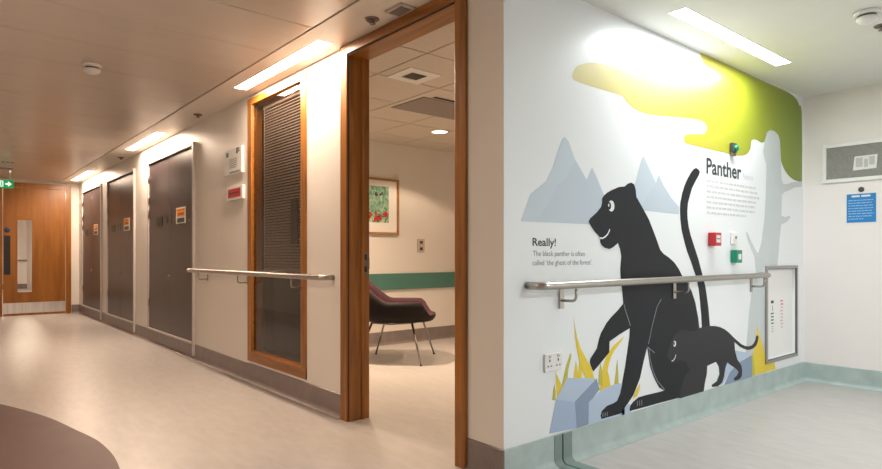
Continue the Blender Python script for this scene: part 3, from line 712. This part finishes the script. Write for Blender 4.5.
# ================================================================== end wall
t = thing('notice_board', (XC, 1.34, 1.68), 'framed grey felt notice board with one pinned paper on the end wall', 'notice board')
y0, y1, z0, z1, fw = .85, 1.832, 1.678, 2.0, .030
b = B()
for a, c, e, g in ((y0, y0 + fw, z0, z1), (y1 - fw, y1, z0, z1), (y0 + fw, y1 - fw, z0, z0 + fw), (y0 + fw, y1 - fw, z1 - fw, z1)): box(b, XC - .022, XC - .0005, a, c, e, g, .003)
obj('frame', b, 'white', t)
obj('felt', rbox(XC - .010, XC - .0008, y0 + fw, y1 - fw, z0 + fw, z1 - fw), 'felt', t)
t = thing('paper_notice', (XC - .011, 1.53, 1.765), 'small white printed paper pinned on the grey notice board', 'notice')
b = B(); P = [(1.612, 1.766), (1.452, 1.770), (1.444, 1.880), (1.600, 1.878)]
prism(b, P, lambda y, z: (XC - .0102, y, z), lambda y, z: (XC - .0112, y, z)); obj('sheet', b, 'paper', t)
b = B(); box(b, XC - .0116, XC - .0113, 1.545, 1.592, 1.79, 1.865); box(b, XC - .0116, XC - .0113, 1.462, 1.50, 1.80, 1.868); box(b, XC - .0116, XC - .0113, 1.508, 1.535, 1.785, 1.85); obj('grey_print', b, 'paper_grey', t)
t = thing('blue_sign', (XC, 1.556, 1.335), 'square blue sign with white lettering on the end wall below the board', 'sign')
obj('backing', rbox(XC - .004, XC - .0001, 1.445, 1.667, 1.33, 1.585, .002), 'white', t)
obj('blue_panel', rbox(XC - .0055, XC - .0041, 1.455, 1.657, 1.342, 1.574), 'blue', t)
obj('title', word_rows(B(), (XC - .0056, 1.622, 1.548), (0, -1, 0), (-1, 0, 0), .13, 1, .02, .014, 1., .0004, random.Random(5)), 'paper', t)
obj('lettering', word_rows(B(), (XC - .0056, 1.645, 1.518), (0, -1, 0), (-1, 0, 0), .175, 8, .0215, .0065, .6, .0004, random.Random(6)), 'blue_light', t)
tag(obj('round_fixing', lathe(B(), (XC - .0005, 1.556, 1.608), [(.021, 0), (.021, -.006), (.014, -.010), (0, -.010)], 'X', 18), 'dark'), 'small round dark fixing just above the blue sign', 'fixing')

# ================================================================== signs on the corridor wall
t = thing('wall_plaque', (XA, 5.33, 1.80), 'white acrylic information plaque with small print beside the tall window', 'sign')
obj('plate', rbox(XA - .022, XA - .0008, 5.115, 5.53, 1.80, 2.03, .003), 'paper', t)
xx = XA - .0226
for y, z, a, c in ((5.42, 1.965, .03, .02), (5.20, 1.975, .02, .026), (5.165, 1.985, .012, .02)): obj('symbol', rbox(xx - .0004, xx, y, y + a * 2, z, z + c * 2), 'text_dark', t)
obj('lettering', word_rows(B(), (xx, 5.40, 1.93), (0, -1, 0), (-1, 0, 0), .20, 5, .018, .008, .8, .0006, random.Random(8)), 'text_grey', t)
obj('footer_band', rbox(xx - .0005, xx, 5.16, 5.40, 1.812, 1.826), 'text_grey', t)
t = thing('occupancy_sign', (XA, 5.29, 1.57), 'red and white sliding sign below the white plaque', 'sign')
obj('frame', rbox(XA - .024, XA - .0008, 5.09, 5.47, 1.570, 1.690, .003), 'white', t)
obj('red_insert', rbox(XA - .0255, XA - .0242, 5.135, 5.425, 1.592, 1.668), 'red', t)
obj('lettering', word_rows(B(), (XA - .0256, 5.395, 1.622), (0, -1, 0), (-1, 0, 0), .22, 1, .02, .016, 1., .0004, random.Random(9)), 'text_dark', t)

# ================================================================== ceiling fittings
def sprinkler(x, y, label, s=1.):
    t = thing('sprinkler_head', (x, y, HC), label, 'sprinkler', 'sprinkler heads in the corridor soffit' if x < 2.5 else None)
    obj('cover_ring', lathe(B(), (x, y, HC), [(.042 * s, 0), (.042 * s, -.004), (.036 * s, -.009), (.020 * s, -.009)], 'Z', 20), 'bronze', t)
    b = lathe(B(), (x, y, HC), [(.016 * s, -.009), (.016 * s, -.014), (.008 * s, -.017), (.007 * s, -.024), (.020 * s, -.026), (.020 * s, -.029), (0, -.030)], 'Z', 16)
    obj('nozzle', b, 'bronze', t)
sprinkler(1.917, 2.914, 'dark sprinkler head in the soffit nearest the doorway')
sprinkler(1.925, 5.96, 'dark sprinkler head in the soffit between the first two lights')
sprinkler(1.943, 9.232, 'dark sprinkler head in the soffit between the far two lights')
sprinkler(4.29, 1.06, 'dark sprinkler head in the white ceiling beside the smoke detector')
def smoke(x, y, label, ring):
    t = thing('smoke_detector', (x, y, HC), label, 'smoke detector')
    obj('base', lathe(B(), (x, y, HC), [(.064, 0), (.064, -.016), (.057, -.021), (.050, -.021)], 'Z', 28), 'white', t)
    obj('vent_ring', lathe(B(), (x, y, HC), [(.044, -.021), (.044, -.032)], 'Z', 28), ring, t)
    obj('cap', lathe(B(), (x, y, HC), [(.050, -.032), (.055, -.037), (.050, -.052), (.030, -.064), (.0, -.067)], 'Z', 28), 'white', t)
smoke(.843, 4.893, 'white round smoke detector on the metal plank ceiling', 'dark')
smoke(3.985, 1.055, 'white round smoke detector on the white ceiling at upper right', 'dark')
t = thing('ceiling_plate', (1.96, 2.70, HC), 'small square grey ceiling plate by the head of the doorway', 'plate')
obj('plate', rbox(1.908, 2.012, 2.62, 2.775, HC - .012, HC - .0005, .003), 'switchm', t); obj('inner_plate', rbox(1.925, 1.995, 2.64, 2.755, HC - .016, HC - .0125, .002), 'grille', t)
for k, (x, y) in enumerate(((.724, 10.75), (.778, 10.75), (.832, 10.75))):
    tag(obj('ceiling_outlet', lathe(B(), (x, y, HC), [(.019, 0), (.019, -.004), (.012, -.006), (0, -.006)], 'Z', 16), 'dark'),
        '%s of the three small dark ceiling outlets near the exit sign' % ('leftmost', 'middle', 'rightmost')[k], 'outlet', 'row of dark ceiling outlets')

# exit sign
ex0, ex1, ey, ez0, ez1 = .555, .905, 11.5, 2.122, 2.255
t = thing('exit_sign', ((ex0 + ex1) / 2, ey, ez0), 'green hanging exit sign with running figure and arrow', 'sign')
obj('panel', rbox(ex0, ex1, ey - .012, ey + .012, ez0, ez1, .003), 'exit_green', t)
yf = ey - .0126; zc = (ez0 + ez1) / 2
fw2 = lambda pts: prism(B(), pts, lambda x, z: (x, yf, z), lambda x, z: (x, yf - .001, z))
ax = .800
obj('arrow', fw2([(ax, zc - .013), (ax + .035, zc - .013), (ax + .035, zc - .040), (ax + .082, zc), (ax + .035, zc + .040), (ax + .035, zc + .013), (ax, zc + .013)]), 'exit_white', t)
obj('doorway_symbol', fw2([(.695, zc - .045), (.775, zc - .045), (.775, zc + .045), (.695, zc + .045), (.695, zc + .033), (.763, zc + .033), (.763, zc - .033), (.695, zc - .033)]), 'exit_white', t)
m_ = B()
prism(m_, disc(.735, zc + .024, .009, .009, 12), lambda x, z: (x, yf, z), lambda x, z: (x, yf - .001, z))
for p in ([(.715, zc + .012), (.738, zc + .014), (.742, zc - .008), (.726, zc - .010)], [(.736, zc - .004), (.752, zc - .014), (.746, zc - .022), (.730, zc - .010)],
          [(.728, zc - .008), (.736, zc - .010), (.718, zc - .032), (.706, zc - .032)], [(.715, zc + .012), (.706, zc - .002), (.711, zc - .005), (.722, zc + .006)], [(.736, zc + .014), (.752, zc + .002), (.756, zc + .007), (.742, zc + .016)]):
    prism(m_, p, lambda x, z: (x, yf, z), lambda x, z: (x, yf - .001, z))
obj('running_figure', m_, 'exit_white', t)
for x in (.60, .855): obj('strap', rbox(x - .012, x + .012, ey - .003, ey + .003, ez1, HC - .02), 'clear_strap', t)
obj('mount', rbox(ex0 + .02, ex1 - .01, ey - .03, ey + .03, HC - .02, HC - .0005, .003), 'steel_dark', t)
obj('indicator_lamp', lathe(B(), (.862, ey - .02, HC - .05), [(0, .014), (.010, .010), (.014, 0), (.010, -.010), (0, -.014)], 'Z', 14), 'exit_white', t)

# linear lights
def linear_light(rect, mat, label, group, axis, watts, col):
    x0, x1, y0, y1 = rect
    t = thing('ceiling_light', ((x0 + x1) / 2, (y0 + y1) / 2, HC), label, 'light', group)
    b = B(); e = .006; g = .0015
    for a in ((x0 + g, x0 + e, y0 + g, y1 - g), (x1 - e, x1 - g, y0 + g, y1 - g), (x0 + e, x1 - e, y0 + g, y0 + e), (x0 + e, x1 - e, y1 - e, y1 - g)): box(b, a[0], a[1], a[2], a[3], HC - .002, HC + .04)
    obj('trim', b, 'white', t)
    obj('diffuser', rbox(x0 + e + .0005, x1 - e - .0005, y0 + e + .0005, y1 - e - .0005, HC + .006, HC + .02), mat, t)
    li = bpy.data.lights.new('linear lamp', 'AREA'); li.shape = 'RECTANGLE'
    li.size = x1 - x0 - .02; li.size_y = y1 - y0 - .02; li.energy = watts; li.color = col
    lo = bpy.data.objects.new('linear_lamp', li); COL.objects.link(lo); lo.location = ((x0 + x1) / 2, (y0 + y1) / 2, HC + .003)
    return t
WARM = (1., .76, .57); COOL = (.93, .985, 1.)
for r, nm in zip(L1, ('nearest', 'middle', 'farthest')):
    linear_light(r, 'lamp_warm', '%s of three long recessed lights in the corridor soffit' % nm, 'recessed soffit lights', 'Y', W_WARM, WARM)
linear_light(R1[0], 'lamp_cool', 'long recessed white light in the ceiling above the mural', None, 'X', W_COOL, COOL)
linear_light((-.46, -.35, 2.3, 3.8), 'lamp_warm', 'added unseen warm fill light on the far side of the corridor ceiling', None, 'Y', W_SIDE_FILL, WARM)  # out-of-view lamp added as warm fill for the corridor wall
linear_light(R1[1], 'lamp_cool', 'added unseen white fill light behind the viewpoint', None, 'X', W_COOL_FILL, COOL)  # out-of-view lamp added as cool fill for the lobby

# ================================================================== side room
pw = M['room_wood']
t = thing('framed_picture', (3.96, YR, 1.327), 'framed green painting with red flowers on the room back wall', 'picture')
x0, x1, z0, z1, fw = 3.595, 4.325, 1.327, 2.0, .028
b = B()
for a, c, e, g in ((x0, x0 + fw, z0, z1), (x1 - fw, x1, z0, z1), (x0 + fw, x1 - fw, z0, z0 + fw), (x0 + fw, x1 - fw, z1 - fw, z1)): box(b, a, c, YR - .03, YR - .001, e, g, .003)
obj('frame', b, 'room_wood', t)
obj('mount', rbox(x0 + fw, x1 - fw, YR - .014, YR - .001, z0 + fw, z1 - fw), 'mount', t)
pc = obj('painting', rbox(3.745, 4.178, YR - .0155, YR - .0142, 1.47, 1.903), 'painting', t)
b = B(); rr = random.Random(2)
for k in range(14):
    cx, cz, a = rr.uniform(3.90, 4.14), rr.uniform(1.49, 1.585), rr.uniform(0, PI)
    P = [(cx + .030 * math.cos(q) * math.cos(a) - .016 * math.sin(q) * math.sin(a), cz + .030 * math.cos(q) * math.sin(a) + .016 * math.sin(q) * math.cos(a)) for q in (2 * PI * j / 10 for j in range(10))]
    prism(b, P, lambda x, z: (x, YR - .0157, z), lambda x, z: (x, YR - .0160 - .0002 * k, z))
obj('red_flowers', b, 'petal', pc)
b = B()
for P in ([(4.03, 1.80), (3.985, 1.835), (3.97, 1.80), (4.0, 1.775)], [(4.03, 1.80), (4.085, 1.84), (4.095, 1.81), (4.05, 1.785)], [(4.01, 1.545), (4.04, 1.555), (4.045, 1.50), (4.0, 1.48)]): obj('dark_mark', prism(B(), P, lambda x, z: (x, YR - .0157, z), lambda x, z: (x, YR - .0170, z)), 'dark', pc)

t = thing('switch_plate', (4.675, YR, 1.12), 'tall double switch plate on the room back wall right of the picture', 'switch')
obj('plate', rbox(4.62, 4.735, YR - .012, YR - .001, 1.12, 1.285, .003), 'switchm', t)
for z in (1.225, 1.145): obj('rocker', rbox(4.655, 4.70, YR - .018, YR - .0122, z, z + .035, .003), 'dark', t)
t = thing('wall_rail', (4.5, YR, .66), 'broad sage green protection rail along the room back wall', 'rail')
obj('rail_board', rbox(XI + .01, 6.89, YR - .022, YR - .001, .662, .858, .008), 'rail_green', t)
t = thing('ceiling_grille', (2.745, 3.62, HC), 'small square grille in the tiled room ceiling', 'vent')
b = B(); gx, gy, o1, i1 = 2.765, 3.625, .150, .072
for a in ((gx - o1, gx + o1, gy - o1, gy - i1), (gx - o1, gx + o1, gy + i1, gy + o1), (gx - o1, gx - i1, gy - i1, gy + i1), (gx + i1, gx + o1, gy - i1, gy + i1)): box(b, *a, HC - .008, HC - .0005, .002)
obj('surround', b, 'white', t)
b = B(); box(b, gx - i1, gx + i1, gy - i1, gy + i1, HC - .004, HC - .0005)
for k in range(9): yy = gy - i1 + .012 + k * .0165; box(b, gx - i1, gx + i1, yy, yy + .006, HC - .0075, HC - .0041)
obj('grille', b, 'grille', t)
t = thing('air_cassette', (3.56, 4.26, HC), 'wide taupe air conditioning panel with dark slot in the room ceiling', 'air conditioner')
obj('panel', rbox(3.19, 4.35, 4.05, 4.53, HC - .006, HC - .0005, .001), 'cassette', t)
obj('slot', rbox(3.27, 4.33, 3.985, 4.025, HC - .004, HC - .0005), 'gap', t)
t = thing('downlight', (4.23, 5.07, HC), 'round lit downlight in the tiled room ceiling', 'light')
b = B(); c0 = (4.22, 5.075, HC)
prof = [(.100, -.0005), (.100, -.006), (.088, -.008), (.088, -.003)]
obj('trim_ring', lathe(b, c0, prof, 'Z', 28), 'white', t)
obj('lens', lathe(B(), c0, [(.086, -.003), (.086, -.006), (0, -.006)], 'Z', 28), 'spot_warm', t)
li = bpy.data.lights.new('downlight lamp', 'SPOT'); li.energy = W_SPOT; li.color = (1., .74, .52); li.spot_size = math.radians(128); li.spot_blend = .18; li.shadow_soft_size = .05
lo = bpy.data.objects.new('downlight_lamp', li); COL.objects.link(lo); lo.location = (4.22, 5.075, HC - .02)
for xx_, yy_ in ((3.0, 5.0), (4.6, 3.2)):
    li = bpy.data.lights.new('room lamp', 'AREA'); li.shape = 'DISK'; li.size = .14; li.energy = W_ROOM; li.color = (1., .74, .52); li.spread = math.radians(120)
    lo = bpy.data.objects.new('room_lamp', li); COL.objects.link(lo); lo.location = (xx_, yy_, HC - .012)
    tt = thing('downlight', (xx_, yy_, HC), 'round lit downlight hidden behind the %s' % ('doorway jamb' if xx_ < 4 else 'mural wall'), 'light')
    obj('trim_ring', lathe(B(), (xx_, yy_, HC), [(.082, -.0005), (.082, -.006), (.074, -.008), (.074, -.003)], 'Z', 28), 'white', tt)
    obj('lens', lathe(B(), (xx_, yy_, HC), [(.072, -.001), (.072, -.004), (0, -.004)], 'Z', 28), 'spot_warm', tt)

# armchair: moulded tub shell on four splayed steel legs, facing right in the picture
Cx, Cy = 3.64, 5.06
fw_, sd_ = Vector((.767, -.641, 0)), Vector((.641, .767, 0))
def W(u, w_, z): return Vector((Cx, Cy, 0)) + fw_ * u + sd_ * w_ + Vector((0, 0, z))
def ss(a, b_, t):
    t = max(0, min(1, (t - a) / (b_ - a))); return t * t * (3 - 2 * t)
def rim(th):
    a = abs(math.atan2(math.sin(th), math.cos(th)))          # 0 front, pi back
    z = .480 + .135 * ss(.62, .98, a) + .235 * ss(1.75, 2.65, a)
    c, s = math.cos(th), math.sin(th); n = 3.0
    au = .385 if c > 0 else .375
    k = (abs(c / au) ** n + abs(s / .365) ** n) ** (-1 / n)
    return k * c, k * s, z
def shell(off):
    b = B(); NT, NR = 72, 14; rows = []
    for j in range(NR + 1):
        r = j / NR; row = []
        for i in range(NT):
            th = 2 * PI * i / NT; ru, rw, rz = rim(th)
            p = min(1, r / .72) ** .9 * .90 + .10 * ss(.6, 1., r)
            q = ss(.60, 1.25, r) / ss(.60, 1.25, 1.)
            z0 = .435
            u, w_, z = ru * p, rw * p, z0 + (rz - z0) * q + .012 * (1 - r) 
            if r > .6: u -= .05 * (r - .6) / .4 * ss(2.0, 2.9, abs(math.atan2(math.sin(th), math.cos(th))))
            if off:
                sc = 1 + .055 * ss(.1, .6, r) * (1 - .55 * ss(.85, 1, r)); u *= sc; w_ *= sc; z -= .030 * (1 - ss(.55, 1., r)) + .002
            row.append(b.verts.new(W(u, w_, z)))
        rows.append(row)
    for a, c in zip(rows, rows[1:]):
        for i in range(NT):
            if a is rows[0] and False: pass
            b.faces.new((a[i], a[(i + 1) % NT], c[(i + 1) % NT], c[i])).smooth = True
    bmesh.ops.remove_doubles(b, verts=b.verts[:], dist=1e-5)
    return b
def thicken(b, t):
    bmesh.ops.recalc_face_normals(b, faces=b.faces[:])
    bmesh.ops.solidify(b, geom=b.faces[:], thickness=t)
    for f in b.faces: f.smooth = True
    return b
t = thing('armchair', (Cx, Cy, 0), 'plum tub armchair with dark shell and steel legs in the side room', 'chair')
obj('upholstery', thicken(shell(0), .012), 'seat_in', t)['label'] = 'plum woollen inner upholstery'
obj('shell', thicken(shell(1), .008), 'seat_out', t)['label'] = 'dark brown outer shell'
feet = [(3.605, 4.618), (4.156, 5.093), (3.67, 5.50), (3.12, 5.03)]
tops = [W(.16, -.20, .402), W(.25, .20, .410), W(-.14, .20, .402), W(-.24, -.20, .402)]
for (x, y), tp in zip(feet, tops):
    f = Vector((x, y, .004)); v = (tp - f)
    lg = obj('leg', tube(B(), [f, f + v * .5, f + v], [.0085, .010, .011], 10), 'steel_dark', t)
    obj('foot_glide', lathe(B(), (x, y, 0), [(.013, 0), (.013, .008), (.009, .012)], 'Z', 12), 'black', lg)
b = B()
for i, j in ((0, 3), (1, 2), (0, 1)): 
    mid = (tops[i] + tops[j]) / 2 - Vector((0, 0, .015))
    tube(b, [tops[i], mid, tops[j]], .009, 8)
obj('under_frame', b, 'steel_dark', t)

# ================================================================== camera, world, view
W_ = bpy.data.worlds.new('world'); S.world = W_; W_.use_nodes = True
W_.node_tree.nodes['Background'].inputs[0].default_value = (.5, .45, .4, 1); W_.node_tree.nodes['Background'].inputs[1].default_value = .02
cam = bpy.data.cameras.new('camera'); cam.sensor_width = 36; cam.lens = 602 / 882 * 36; cam.shift_y = 21.5 / 882; cam.clip_start = .05
co = bpy.data.objects.new('camera', cam); COL.objects.link(co)
co.location = (0, 0, 1.07); co.rotation_euler = (PI / 2, 0, -math.atan(503 / 602))
S.camera = co
S.view_settings.view_transform = 'Standard'; S.view_settings.look = 'None'; S.view_settings.gamma = 1; S.view_settings.use_curve_mapping = False
S.view_settings.exposure = EXPO
S.cycles.use_denoising = True
S.cycles.max_bounces = 10; S.cycles.diffuse_bounces = 6; S.cycles.sample_clamp_indirect = 6
